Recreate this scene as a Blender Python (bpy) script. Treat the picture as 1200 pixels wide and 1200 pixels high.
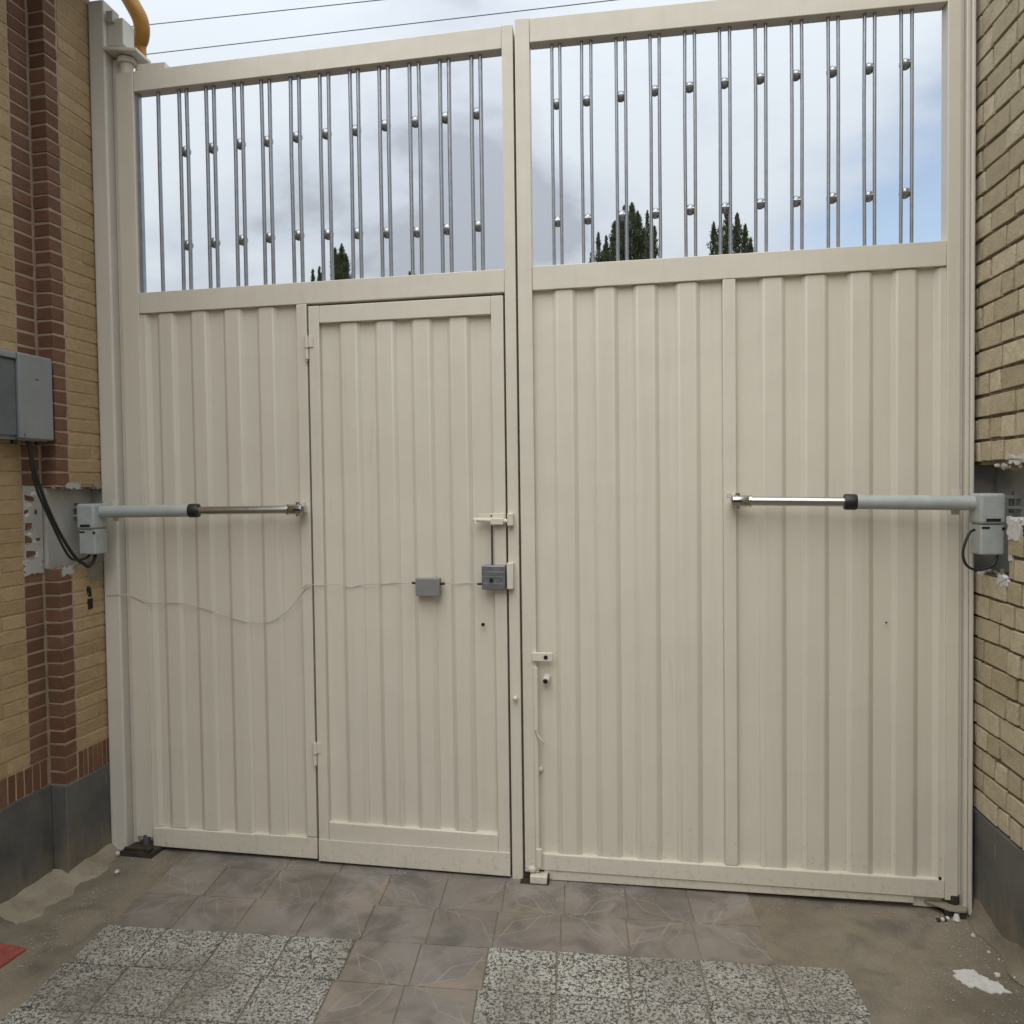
import bpy, bmesh, math, random
from mathutils import Vector, Matrix, noise as mnoise
R = math.radians
random.seed(7)
scene = bpy.context.scene
for o in list(bpy.data.objects):
    bpy.data.objects.remove(o, do_unlink=True)
COL = scene.collection

# ------------------------------------------------------------------ camera
cam_d = bpy.data.cameras.new('camera')
cam = bpy.data.objects.new('camera', cam_d)
COL.objects.link(cam)
cam_d.sensor_width = 36.0
cam_d.sensor_fit = 'HORIZONTAL'
cam_d.lens = 28.333
cam_d.shift_x = 0.04836
cam_d.shift_y = -0.0029
cam_d.clip_start = 0.05
cam_d.clip_end = 3000
def view_axes(pitch, roll, yaw):
    c, s = math.cos(yaw), math.sin(yaw); Y = Matrix(((c, s, 0), (-s, c, 0), (0, 0, 1)))
    c, s = math.cos(pitch), math.sin(pitch); P = Matrix(((1, 0, 0), (0, c, s), (0, -s, c)))
    c, s = math.cos(roll), math.sin(roll); L = Matrix(((c, 0, -s), (0, 1, 0), (s, 0, c)))
    return L @ P @ Y
A = view_axes(-0.0303, 0.0147, 0.1825)
right, fwd, up = A[0], A[1], A[2]
cam.matrix_world = Matrix(((right[0], up[0], -fwd[0], 0.3158),
                           (right[1], up[1], -fwd[1], -2.7983),
                           (right[2], up[2], -fwd[2], 1.4295), (0, 0, 0, 1)))
scene.camera = cam

# ------------------------------------------------------------------ world
SUN_EL, SUN_AZ = R(54), R(196)        # azimuth clockwise from +Y: behind the camera, a little to the left
world = bpy.data.worlds.new('World')
scene.world = world
world.use_nodes = True
def build_world():
    nt = world.node_tree; N = nt.nodes; L = nt.links
    N.clear()
    out = N.new('ShaderNodeOutputWorld'); bg = N.new('ShaderNodeBackground')
    bg.inputs['Strength'].default_value = 0.1
    L.new(bg.outputs[0], out.inputs[0])
    sky = N.new('ShaderNodeTexSky'); sky.sky_type = 'NISHITA'; sky.sun_disc = False
    sky.sun_elevation = SUN_EL; sky.sun_rotation = SUN_AZ; sky.air_density = 1.0; sky.dust_density = 0.6
    tc = N.new('ShaderNodeTexCoord')
    sep = N.new('ShaderNodeSeparateXYZ'); L.new(tc.outputs['Generated'], sep.inputs[0])
    def m(op, a, b=None, c=None, clamp=False):
        n = N.new('ShaderNodeMath'); n.operation = op; n.use_clamp = clamp
        for i, v in enumerate((a, b, c)):
            if v is None: continue
            if isinstance(v, (int, float)): n.inputs[i].default_value = v
            else: L.new(v, n.inputs[i])
        return n.outputs[0]
    z = m('MAXIMUM', sep.outputs['Z'], 0.0)
    # flat cloud layer coordinates
    den = m('ADD', z, 0.22)
    px = m('DIVIDE', sep.outputs['X'], den); py = m('DIVIDE', sep.outputs['Y'], den)
    comb = N.new('ShaderNodeCombineXYZ'); L.new(px, comb.inputs[0]); L.new(py, comb.inputs[1]); comb.inputs[2].default_value = 3.7
    n1 = N.new('ShaderNodeTexNoise'); n1.inputs['Scale'].default_value = 1.1; n1.inputs['Detail'].default_value = 6; n1.inputs['Roughness'].default_value = 0.52
    n1.inputs['Distortion'].default_value = 0.5
    L.new(comb.outputs[0], n1.inputs['Vector'])
    n2 = N.new('ShaderNodeTexNoise'); n2.inputs['Scale'].default_value = 2.6; n2.inputs['Detail'].default_value = 5
    L.new(comb.outputs[0], n2.inputs['Vector'])
    g = N.new('ShaderNodeVectorMath'); g.operation = 'DOT_PRODUCT'; L.new(tc.outputs['Generated'], g.inputs[0])
    g.inputs[1].default_value = Vector((-0.24, 0.90, 0.42)).normalized()          # a heavier grey bank of cloud
    gm = N.new('ShaderNodeMapRange'); gm.interpolation_type = 'SMOOTHSTEP'; L.new(g.outputs['Value'], gm.inputs['Value'])
    gm.inputs['From Min'].default_value = 0.965; gm.inputs['From Max'].default_value = 0.998
    gm.inputs['To Min'].default_value = 0.03; gm.inputs['To Max'].default_value = -0.13
    cl = m('ADD', m('MULTIPLY_ADD', m('SUBTRACT', n2.outputs['Fac'], 0.5), 0.5, gm.outputs[0]), n1.outputs['Fac'])
    ramp = N.new('ShaderNodeValToRGB'); L.new(cl, ramp.inputs[0])
    e = ramp.color_ramp.elements
    e[0].position = 0.36; e[0].color = (3.6, 3.9, 4.4, 1)
    e[1].position = 0.55; e[1].color = (5.7, 6.15, 6.65, 1)
    x = e.new(0.43); x.color = (4.85, 5.3, 5.9, 1)
    # overcast brightening towards the zenith
    zg = m('MULTIPLY_ADD', m('POWER', z, 2.2), 1.25, 0.86)
    mul = N.new('ShaderNodeVectorMath'); mul.operation = 'SCALE'
    L.new(ramp.outputs[0], mul.inputs[0]); L.new(zg, mul.inputs['Scale'])
    # an opening in the cloud low over the street, where the blue shows
    d = N.new('ShaderNodeVectorMath'); d.operation = 'DOT_PRODUCT'; L.new(tc.outputs['Generated'], d.inputs[0])
    d.inputs[1].default_value = Vector((0.385, 0.915, 0.165)).normalized()
    hole = m('MULTIPLY_ADD', n2.outputs['Fac'], 0.075, d.outputs['Value'])
    mr = N.new('ShaderNodeMapRange'); mr.interpolation_type = 'SMOOTHSTEP'; L.new(hole, mr.inputs['Value'])
    mr.inputs['From Min'].default_value = 0.998; mr.inputs['From Max'].default_value = 1.032
    mr.inputs['To Min'].default_value = 0.0; mr.inputs['To Max'].default_value = 0.78
    bl = N.new('ShaderNodeVectorMath'); bl.operation = 'MULTIPLY'; L.new(sky.outputs[0], bl.inputs[0])
    bl.inputs[1].default_value = (1.38, 1.30, 1.20)
    mix = N.new('ShaderNodeMix'); mix.data_type = 'RGBA'
    L.new(mr.outputs[0], mix.inputs['Factor']); L.new(mul.outputs[0], mix.inputs['A']); L.new(bl.outputs[0], mix.inputs['B'])
    L.new(mix.outputs['Result'], bg.inputs['Color'])
build_world()
sun_d = bpy.data.lights.new('sun', 'SUN'); sun_d.energy = 1.5; sun_d.angle = R(65); sun_d.color = (1.0, 0.975, 0.935)
sun = bpy.data.objects.new('sun', sun_d); COL.objects.link(sun)
sd = Vector((math.sin(SUN_AZ) * math.cos(SUN_EL), math.cos(SUN_AZ) * math.cos(SUN_EL), math.sin(SUN_EL)))
sun.rotation_euler = sd.to_track_quat('Z', 'Y').to_euler()
sun.location = sd * 60
vs = scene.view_settings
vs.view_transform = 'Standard'; vs.look = 'None'; vs.exposure = 0.42; vs.gamma = 1.0; vs.use_curve_mapping = False
scene.render.engine = 'CYCLES'
scene.cycles.max_bounces = 8

# ------------------------------------------------------------------ materials
class Nodes:
    def __init__(s, name):
        s.m = bpy.data.materials.new(name); s.m.use_nodes = True
        s.t = s.m.node_tree; s.N = s.t.nodes; s.L = s.t.links
        s.b = s.N['Principled BSDF']; s.tc = None; s.oi = None
    def sock(s, inp, v):
        if isinstance(v, (int, float)): inp.default_value = v
        elif isinstance(v, tuple): inp.default_value = v if len(v) != 3 or inp.type == 'VECTOR' else (*v, 1)
        else: s.L.new(v, inp)
    def coord(s, rnd=False, kind='Object'):
        if s.tc is None: s.tc = s.N.new('ShaderNodeTexCoord')
        o = s.tc.outputs[kind]
        if rnd:
            a = s.N.new('ShaderNodeVectorMath'); a.operation = 'ADD'; s.L.new(o, a.inputs[0])
            k = s.math('MULTIPLY', s.rnd(), 37.0); s.L.new(k, a.inputs[1]); o = a.outputs[0]
        return o
    def rnd(s):
        if s.oi is None: s.oi = s.N.new('ShaderNodeObjectInfo')
        return s.oi.outputs['Random']
    def math(s, op, a, b=None, c=None, clamp=False):
        n = s.N.new('ShaderNodeMath'); n.operation = op; n.use_clamp = clamp
        for i, v in enumerate((a, b, c)):
            if v is not None: s.sock(n.inputs[i], v)
        return n.outputs[0]
    def noise(s, scale, detail=4, rough=0.55, vec=None, dist=0.0, stretch=None):
        n = s.N.new('ShaderNodeTexNoise'); n.inputs['Scale'].default_value = scale; n.inputs['Detail'].default_value = detail
        n.inputs['Roughness'].default_value = rough; n.inputs['Distortion'].default_value = dist
        v = vec if vec is not None else s.coord()
        if stretch:
            mp = s.N.new('ShaderNodeMapping'); mp.inputs['Scale'].default_value = stretch; s.L.new(v, mp.inputs['Vector']); v = mp.outputs[0]
        s.L.new(v, n.inputs['Vector']); return n.outputs['Fac']
    def ramp(s, f, stops):
        n = s.N.new('ShaderNodeValToRGB'); s.L.new(f, n.inputs[0]); e = n.color_ramp.elements
        while len(e) < len(stops): e.new(0.5)
        for el, (p, c) in zip(e, stops):
            el.position = p; el.color = (*c, 1) if isinstance(c, tuple) else (c, c, c, 1)
        return n.outputs[0]
    def mix(s, f, a, b, mode='MIX'):
        n = s.N.new('ShaderNodeMix'); n.data_type = 'RGBA'; n.blend_type = mode
        s.sock(n.inputs['Factor'], f); s.sock(n.inputs['A'], a); s.sock(n.inputs['B'], b); return n.outputs['Result']
    def hsv(s, col, val):
        n = s.N.new('ShaderNodeHueSaturation'); s.sock(n.inputs['Color'], col); s.sock(n.inputs['Value'], val); return n.outputs[0]
    def bump(s, h, strength, dist):
        n = s.N.new('ShaderNodeBump'); n.inputs['Strength'].default_value = strength; n.inputs['Distance'].default_value = dist
        s.L.new(h, n.inputs['Height']); s.L.new(n.outputs[0], s.b.inputs['Normal'])
    def end(s, color, rough=0.7, metal=0.0, spec=0.5):
        s.sock(s.b.inputs['Base Color'], color); s.sock(s.b.inputs['Roughness'], rough)
        s.b.inputs['Metallic'].default_value = metal; s.b.inputs['Specular IOR Level'].default_value = spec
        return s.m

def paint_mat(name, base, rough=0.42, dirt=(0.43, 0.39, 0.30), amount=0.17):
    n = Nodes(name)
    big = n.noise(1.7, 5, 0.6)
    c = n.mix(n.ramp(big, [(0.35, 0.0), (0.75, 1.0)]), base, tuple(x * 0.93 for x in base))
    streak = n.noise(3.0, 5, 0.65, stretch=(9, 9, 0.35))
    c = n.mix(n.math('MULTIPLY', n.ramp(streak, [(0.50, 0.0), (0.80, 1.0)]), amount), c, dirt)
    fine = n.noise(90, 3, 0.7)
    c = n.mix(n.math('MULTIPLY', n.ramp(fine, [(0.66, 0.0), (0.74, 1.0)]), 0.35 * amount), c, tuple(x * 0.6 for x in dirt))
    sp = n.N.new('ShaderNodeSeparateXYZ'); n.L.new(n.coord(), sp.inputs[0])
    low = n.math('MULTIPLY_ADD', sp.outputs[2], -0.55, 0.30)
    spl = n.math('ADD', n.noise(55, 4, 0.65), n.math('MAXIMUM', low, -0.2))
    c = n.mix(n.math('MULTIPLY', n.ramp(spl, [(0.82, 0.0), (0.92, 1.0)]), 0.22), c, (0.25, 0.20, 0.14))
    scr = n.noise(24, 2, 0.5, stretch=(1.0, 1.0, 0.06), dist=0.6)
    c = n.mix(n.math('MULTIPLY', n.ramp(scr, [(0.735, 0.0), (0.755, 1.0)]), 0.30), c, tuple(x * 0.72 for x in base))
    rg = n.ramp(n.noise(14, 4), [(0.3, rough - 0.07), (0.7, rough + 0.10)])
    h = n.math('ADD', n.math('MULTIPLY', n.noise(5.5, 2), 1.0), n.math('MULTIPLY', n.noise(160, 2), 0.04))
    n.bump(h, 0.32, 0.012)
    return n.end(c, rg)
def plain_mat(name, base, rough=0.6, metal=0.0, var=0.25, scale=20, bump=0.0, bscale=80):
    n = Nodes(name)
    f = n.noise(scale, 5, 0.6)
    c = n.mix(n.ramp(f, [(0.3, 0.0), (0.7, 1.0)]), tuple(x * (1 - var) for x in base), tuple(min(1, x * (1 + var)) for x in base))
    if bump: n.bump(n.noise(bscale, 4), bump, 0.004)
    return n.end(c, rough, metal)
def brick_mat(name, lo, hi, spot, rough=0.85, bump=0.6, spots=0.25, fine=130):
    n = Nodes(name)
    v = n.coord(True)
    c = n.mix(n.rnd(), lo, hi)
    c = n.mix(n.math('MULTIPLY', n.ramp(n.noise(30, 5, 0.65, v), [(0.40, 0.0), (0.72, 1.0)]), spots * 2), c, spot)
    c = n.mix(n.math('MULTIPLY', n.ramp(n.noise(fine, 3, 0.6, v), [(0.52, 0.0), (0.70, 1.0)]), 0.35), c, tuple(x * 0.55 for x in lo))
    h = n.math('ADD', n.noise(fine, 4, 0.7, v), n.math('MULTIPLY', n.noise(26, 3, 0.5, v), 1.5))
    n.bump(h, bump, 0.004)
    return n.end(c, rough, spec=0.25)

M = {}
M['cream'] = paint_mat('cream gate paint', (0.715, 0.660, 0.550))
M['jamb'] = paint_mat('jamb paint', (0.68, 0.63, 0.545), 0.40)
M['bar'] = plain_mat('grey bar paint', (0.31, 0.325, 0.35), 0.32, 0.5, 0.12, 40)
M['bead'] = plain_mat('bead steel', (0.33, 0.34, 0.355), 0.28, 0.75, 0.3, 90)
M['blue_grey'] = plain_mat('opener casting', (0.40, 0.425, 0.405), 0.42, 0.0, 0.10, 25)
M['steel'] = plain_mat('polished rod', (0.50, 0.48, 0.455), 0.22, 1.0, 0.06, 30)
M['black'] = plain_mat('black plastic', (0.018, 0.017, 0.016), 0.45, 0.0, 0.3)
M['dark'] = plain_mat('dark slot', (0.008, 0.008, 0.007), 0.7, 0.0, 0.3)
M['lock'] = plain_mat('lock steel', (0.24, 0.235, 0.25), 0.38, 0.6, 0.25, 50)
M['grey_box'] = plain_mat('grey box', (0.235, 0.23, 0.22), 0.5, 0.0, 0.06)
M['elbox'] = plain_mat('enclosure plastic', (0.235, 0.245, 0.243), 0.4, 0.0, 0.08, 10)
M['elbox_dark'] = plain_mat('enclosure window', (0.10, 0.115, 0.12), 0.25, 0.0, 0.15, 10)
M['wire'] = plain_mat('pale wire', (0.45, 0.43, 0.38), 0.6)
M['line'] = plain_mat('overhead cable', (0.13, 0.13, 0.14), 0.6)
M['pipe'] = plain_mat('ochre pipe paint', (0.48, 0.235, 0.045), 0.45, 0.0, 0.2, 12)
M['rust'] = plain_mat('rusty iron', (0.055, 0.042, 0.03), 0.75, 0.3, 0.5, 40, 0.5)
M['wood'] = plain_mat('dark eave', (0.07, 0.045, 0.03), 0.8, 0.0, 0.3)
M['red'] = plain_mat('red tile', (0.30, 0.075, 0.055), 0.75, 0.0, 0.3, 30, 0.3)
M['plaster'] = plain_mat('white plaster', (0.62, 0.60, 0.56), 0.9, 0.0, 0.12, 40, 0.5, 60)
M['grey_plaster'] = plain_mat('grey plaster', (0.43, 0.42, 0.38), 0.75, 0.0, 0.12, 8, 0.3, 40)
M['brick_y'] = brick_mat('ochre brick', (0.38, 0.265, 0.140), (0.48, 0.350, 0.200), (0.30, 0.205, 0.115), spots=0.25, bump=0.35)
M['brick_b'] = brick_mat('brown brick', (0.150, 0.074, 0.043), (0.210, 0.110, 0.068), (0.110, 0.060, 0.040), spots=0.2, bump=0.3)
M['brick_t'] = brick_mat('tan brick', (0.45, 0.375, 0.240), (0.68, 0.59, 0.42), (0.38, 0.305, 0.19), bump=0.9)
M['mortar_l'] = plain_mat('pale mortar', (0.37, 0.275, 0.195), 0.95, 0.0, 0.15, 40, 0.5)
M['mortar_y'] = plain_mat('ochre mortar', (0.42, 0.31, 0.18), 0.95, 0.0, 0.2, 40, 0.5)
M['mortar_d'] = plain_mat('dark mortar', (0.170, 0.130, 0.080), 0.95, 0.0, 0.3, 40, 0.6)

def slate_mat():
    n = Nodes('dark plinth stone')
    f = n.noise(6, 6, 0.6); g = n.noise(16, 5, 0.6, stretch=(1, 1, 0.25))
    c = n.mix(n.ramp(f, [(0.3, 0.0), (0.7, 1.0)]), (0.066, 0.066, 0.062), (0.145, 0.142, 0.128))
    c = n.mix(n.math('MULTIPLY', n.ramp(g, [(0.54, 0.0), (0.70, 1.0)]), 0.5), c, (0.16, 0.125, 0.085))
    sc = n.noise(45, 2, 0.5, stretch=(1, 1, 0.12))
    c = n.mix(n.math('MULTIPLY', n.ramp(sc, [(0.69, 0.0), (0.73, 1.0)]), 0.5), c, (0.27, 0.27, 0.25))
    sp = n.N.new('ShaderNodeSeparateXYZ'); n.L.new(n.coord(), sp.inputs[0])
    foot = n.math('ADD', n.math('MULTIPLY', sp.outputs[2], -3.2), n.math('MULTIPLY', n.noise(13, 5, 0.6, stretch=(1, 1, 0.3)), 1.5))
    c = n.mix(n.ramp(foot, [(0.34, 0.0), (0.70, 0.85)]), c, (0.20, 0.165, 0.115))
    n.bump(n.noise(60, 4), 0.25, 0.003)
    return n.end(c, n.ramp(f, [(0.3, 0.42), (0.7, 0.65)]))
M['slate'] = slate_mat()
def cement_mat(name='driveway cement', a=(0.165, 0.136, 0.096), b=(0.275, 0.235, 0.172), d=(0.11, 0.100, 0.080)):
    n = Nodes(name)
    f = n.noise(2.6, 7, 0.62, dist=0.4); g = n.noise(5.5, 6, 0.6, dist=0.6)
    c = n.mix(n.ramp(f, [(0.32, 0.0), (0.68, 1.0)]), a, b)
    c = n.mix(n.ramp(g, [(0.50, 0.0), (0.68, 0.75)]), c, d)
    c = n.mix(n.math('MULTIPLY', n.ramp(n.noise(120, 3, 0.7), [(0.55, 0.0), (0.72, 1.0)]), 0.4), c, tuple(x * 0.5 for x in a))
    c = n.mix(n.math('MULTIPLY', n.ramp(n.noise(230, 2, 0.6), [(0.60, 0.0), (0.68, 1.0)]), 0.45), c, tuple(min(1, x * 1.6) for x in b))
    ck = n.noise(3.4, 8, 0.68, dist=1.2)
    crack = n.math('LESS_THAN', n.math('ABSOLUTE', n.math('SUBTRACT', ck, 0.5)), 0.0022)
    c = n.mix(n.math('MULTIPLY', crack, n.math('MULTIPLY', n.ramp(n.noise(2.1, 2), [(0.5, 0.0), (0.6, 1.0)]), 0.55)), c, tuple(x * 0.35 for x in a))
    h = n.math('ADD', n.noise(120, 4, 0.7), n.math('MULTIPLY', n.noise(9, 4), 3.0))
    n.bump(h, 0.6, 0.005)
    return n.end(c, n.ramp(g, [(0.4, 0.75), (0.65, 0.5)]), spec=0.35)
M['cement'] = cement_mat()
M['fillet'] = cement_mat('fillet cement', (0.26, 0.22, 0.155), (0.34, 0.295, 0.215), (0.185, 0.155, 0.11))
M['street'] = cement_mat('street asphalt', (0.05, 0.05, 0.05), (0.07, 0.068, 0.065), (0.045, 0.045, 0.045))

def terrazzo_mat():
    n = Nodes('mosaic tile')
    v = n.coord(True)
    # short worm-like pale chips in dark grout
    w = n.noise(112, 0.0, 0.5, v, 0.3)
    wob = n.N.new('ShaderNodeTexNoise'); wob.inputs['Scale'].default_value = 130; wob.inputs['Detail'].default_value = 0
    n.L.new(v, wob.inputs['Vector'])
    wa = n.N.new('ShaderNodeVectorMath'); wa.operation = 'MULTIPLY_ADD'
    n.L.new(wob.outputs['Color'], wa.inputs[0]); wa.inputs[1].default_value = (0.011, 0.011, 0.011); n.L.new(v, wa.inputs[2])
    vo = n.N.new('ShaderNodeTexVoronoi'); vo.feature = 'DISTANCE_TO_EDGE'; vo.inputs['Scale'].default_value = 120
    n.L.new(wa.outputs[0], vo.inputs['Vector'])
    edge = n.math('MULTIPLY', vo.outputs['Distance'], 1.6)
    chip = n.math('ADD', n.math('MULTIPLY', edge, 1.0), n.math('MULTIPLY', n.math('SUBTRACT', w, 0.5), 0.80))
    pale = n.mix(n.ramp(n.noise(200, 1, 0.5, v), [(0.35, 0.0), (0.65, 1.0)]), (0.38, 0.365, 0.315), (0.54, 0.52, 0.46))
    c = n.mix(n.ramp(chip, [(0.06, 0.0), (0.23, 1.0)]), (0.070, 0.064, 0.054), pale)
    # trodden dirt that lies over whole areas of the floor
    wv = n.coord(kind='Generated')
    geo = n.N.new('ShaderNodeNewGeometry')
    d = n.noise(3.1, 6, 0.62, geo.outputs['Position'], 0.5)
    c = n.mix(n.ramp(d, [(0.42, 0.0), (0.70, 0.70)]), c, (0.165, 0.135, 0.105))
    c = n.hsv(c, n.math('MULTIPLY_ADD', n.rnd(), 0.16, 0.92))
    n.bump(n.ramp(chip, [(0.08, 0.0), (0.26, 1.0)]), 0.55, 0.002)
    return n.end(c, 0.62, spec=0.35)
M['terrazzo'] = terrazzo_mat()

def pattern_mat():
    n = Nodes('patterned tile')
    sp = n.N.new('ShaderNodeSeparateXYZ'); n.L.new(n.coord(), sp.inputs[0])
    geo = n.N.new('ShaderNodeNewGeometry'); pos = geo.outputs['Position']
    u, v_ = n.math('ADD', sp.outputs[0], 0.1023), n.math('ADD', sp.outputs[1], 0.1023)     # from the corner the motif turns about
    rc = n.math('SQRT', n.math('ADD', n.math('MULTIPLY', u, u), n.math('MULTIPLY', v_, v_)))
    star = n.math('MAXIMUM', n.math('MULTIPLY_ADD', v_, 2.1, u), n.math('MULTIPLY_ADD', u, 2.1, v_))
    kite = n.math('MINIMUM', n.math('MULTIPLY_ADD', v_, 2.6, u), n.math('MULTIPLY_ADD', u, 2.6, v_))
    def ln(x, at, w): return n.math('LESS_THAN', n.math('ABSOLUTE', n.math('SUBTRACT', x, at)), w)
    lines = n.math('MAXIMUM', n.math('MULTIPLY', ln(rc, 0.172, 0.0018), 0.6), n.math('MAXIMUM', ln(kite, 0.190, 0.0062), ln(star, 0.300, 0.0055)))
    ridge = n.math('MULTIPLY', n.math('GREATER_THAN', rc, 0.178), n.math('SINE', n.math('MULTIPLY', rc, 1050.0)))
    s = kite
    body = n.mix(n.ramp(n.noise(4, 5, 0.6, pos), [(0.35, 0.0), (0.65, 1.0)]), (0.190, 0.168, 0.150), (0.270, 0.242, 0.215))
    warm = n.mix(n.rnd(), (0.20, 0.168, 0.132), (0.265, 0.205, 0.152))
    c = n.mix(n.math('MULTIPLY', n.math('LESS_THAN', s, 0.188), n.math('MULTIPLY_ADD', n.rnd(), 0.6, 0.1)), body, warm)
    wear = n.ramp(n.noise(11, 4, 0.6, pos), [(0.36, 0.0), (0.54, 1.0)])
    dirt = n.noise(3.3, 6, 0.6, pos, 0.6)
    c = n.mix(n.ramp(dirt, [(0.40, 0.0), (0.66, 0.80)]), c, (0.185, 0.150, 0.112))
    dk = n.noise(6.5, 5, 0.6, pos, 0.8)
    c = n.mix(n.ramp(dk, [(0.47, 0.0), (0.66, 0.72)]), c, (0.105, 0.096, 0.084))
    c = n.mix(n.math('MULTIPLY', n.math('MULTIPLY', lines, wear), 0.42), c, (0.33, 0.305, 0.265))
    c = n.hsv(c, n.math('MULTIPLY_ADD', n.rnd(), 0.2, 0.98))
    h = n.math('ADD', n.math('ADD', n.math('MULTIPLY', lines, 0.8), n.math('MULTIPLY', ridge, 0.25)), n.math('MULTIPLY', n.noise(90, 4, 0.6, pos), 0.9))
    n.bump(h, 0.45, 0.0025)
    return n.end(c, n.ramp(dirt, [(0.4, 0.42), (0.65, 0.68)]), spec=0.4)
M['pattern'] = pattern_mat()
def leaf_mat():
    n = Nodes('cypress foliage')
    c = n.mix(n.ramp(n.noise(2.2, 4), [(0.35, 0.0), (0.65, 1.0)]), (0.040, 0.050, 0.026), (0.105, 0.118, 0.062))
    return n.end(c, 0.8, spec=0.2)
M['leaf'] = leaf_mat()
M['bark'] = plain_mat('bark', (0.10, 0.075, 0.05), 0.9, 0, 0.3, 8)

# ------------------------------------------------------------------ mesh helpers
class MB:
    """collects shapes and links them as ONE mesh object"""
    def __init__(s): s.v = []; s.f = []
    def hexa(s, p):                       # 8 corners: bottom ring then top ring, counter-clockwise from above
        b = len(s.v); s.v += [tuple(q) for q in p]
        s.f += [tuple(b + i for i in q) for q in ((3, 2, 1, 0), (4, 5, 6, 7), (0, 1, 5, 4), (1, 2, 6, 5), (2, 3, 7, 6), (3, 0, 4, 7))]
        return s
    def box(s, x0, x1, y0, y1, z0, z1, jit=0.0):
        p = [(x0, y0, z0), (x1, y0, z0), (x1, y1, z0), (x0, y1, z0), (x0, y0, z1), (x1, y0, z1), (x1, y1, z1), (x0, y1, z1)]
        if jit: p = [tuple(c + random.uniform(-jit, jit) for c in q) for q in p]
        return s.hexa(p)
    def bar(s, x0, x1, y0, y1, za0, zb0, za1, zb1):   # a rail whose ends sit at different heights: (bottom left, bottom right, top left, top right)
        return s.hexa([(x0, y0, za0), (x1, y0, zb0), (x1, y1, zb0), (x0, y1, za0), (x0, y0, za1), (x1, y0, zb1), (x1, y1, zb1), (x0, y1, za1)])
    def tube(s, pts, r, n=12, cap=True):
        pts = [Vector(p) for p in pts]; rs = r if isinstance(r, (list, tuple)) else [r] * len(pts)
        b = len(s.v); ref = None
        for i, p in enumerate(pts):
            t = (pts[min(i + 1, len(pts) - 1)] - pts[max(i - 1, 0)]).normalized()
            if ref is None: ref = Vector((0, 0, 1)) if abs(t.z) < 0.9 else Vector((0, 1, 0))
            a = t.cross(ref).normalized(); c = t.cross(a).normalized(); ref = -c if ref.dot(c) < 0 else c
            a = t.cross(ref).normalized(); c = a.cross(t).normalized()
            for k in range(n):
                w = 2 * math.pi * k / n
                s.v.append(tuple(p + rs[i] * (math.cos(w) * a + math.sin(w) * c)))
        for i in range(len(pts) - 1):
            for k in range(n):
                s.f.append((b + i * n + k, b + i * n + (k + 1) % n, b + (i + 1) * n + (k + 1) % n, b + (i + 1) * n + k))
        if cap:
            s.f.append(tuple(b + k for k in range(n - 1, -1, -1))); e = b + (len(pts) - 1) * n
            s.f.append(tuple(e + k for k in range(n)))
        return s
    def ball(s, c, r, n=12, m=8, sx=1, sy=1, sz=1):
        b = len(s.v)
        for i in range(1, m):
            t = math.pi * i / m
            for k in range(n):
                w = 2 * math.pi * k / n
                s.v.append((c[0] + sx * r * math.sin(t) * math.cos(w), c[1] + sy * r * math.sin(t) * math.sin(w), c[2] + sz * r * math.cos(t)))
        s.v.append((c[0], c[1], c[2] + sz * r)); s.v.append((c[0], c[1], c[2] - sz * r)); tp = len(s.v) - 2
        for i in range(m - 2):
            for k in range(n):
                s.f.append((b + i * n + k, b + (i + 1) * n + k, b + (i + 1) * n + (k + 1) % n, b + i * n + (k + 1) % n))
        for k in range(n):
            s.f.append((tp, b + k, b + (k + 1) % n)); s.f.append((tp + 1, b + (m - 2) * n + (k + 1) % n, b + (m - 2) * n + k))
        return s
    def prism(s, poly, z0, z1):           # a polygon in plan, extruded upwards
        b = len(s.v); n = len(poly)
        s.v += [(x, y, z0) for x, y in poly] + [(x, y, z1) for x, y in poly]
        s.f.append(tuple(b + k for k in range(n - 1, -1, -1))); s.f.append(tuple(b + n + k for k in range(n)))
        for k in range(n): s.f.append((b + k, b + (k + 1) % n, b + n + (k + 1) % n, b + n + k))
        return s
    def patch(s, x0, x1, y0, y1, z0, z1, jit, n=9):
        """a ragged patch lying on a wall face: outline in y and z, thickness in x"""
        ring = [(y0 + (y1 - y0) * k / n, z0) for k in range(n)] + [(y1, z0 + (z1 - z0) * k / n) for k in range(n)] + \
               [(y1 - (y1 - y0) * k / n, z1) for k in range(n)] + [(y0, z1 - (z1 - z0) * k / n) for k in range(n)]
        ring = [(a + random.uniform(-jit, jit), b + random.uniform(-jit, jit)) for a, b in ring]
        b = len(s.v); q = len(ring)
        s.v += [(x0, y, z) for y, z in ring] + [(x1, y * .97 + (y0 + y1) * .015, z * .97 + (z0 + z1) * .015) for y, z in ring]
        s.f.append(tuple(b + q + k for k in range(q))); s.f.append(tuple(b + k for k in range(q - 1, -1, -1)))
        for k in range(q): s.f.append((b + k, b + (k + 1) % q, b + q + (k + 1) % q, b + q + k))
        return s
    def build(s, name, m, parent=None, loc=(0, 0, 0), bevel=0.0, seg=2, smooth=False, off=None):
        me = bpy.data.meshes.new(name)
        vs_ = s.v if off is None else [(x - off[0], y - off[1], z - off[2]) for x, y, z in s.v]
        me.from_pydata(vs_, [], s.f)
        if bevel:
            bm = bmesh.new(); bm.from_mesh(me)
            es = [e for e in bm.edges if len(e.link_faces) == 2 and e.calc_face_angle(0) > R(25)]
            for f_ in bm.faces: f_.smooth = False
            r_ = bmesh.ops.bevel(bm, geom=es, offset=bevel, segments=seg, affect='EDGES', profile=0.6, clamp_overlap=True)
            for f_ in r_['faces']: f_.smooth = True
            bm.to_mesh(me); bm.free()
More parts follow.
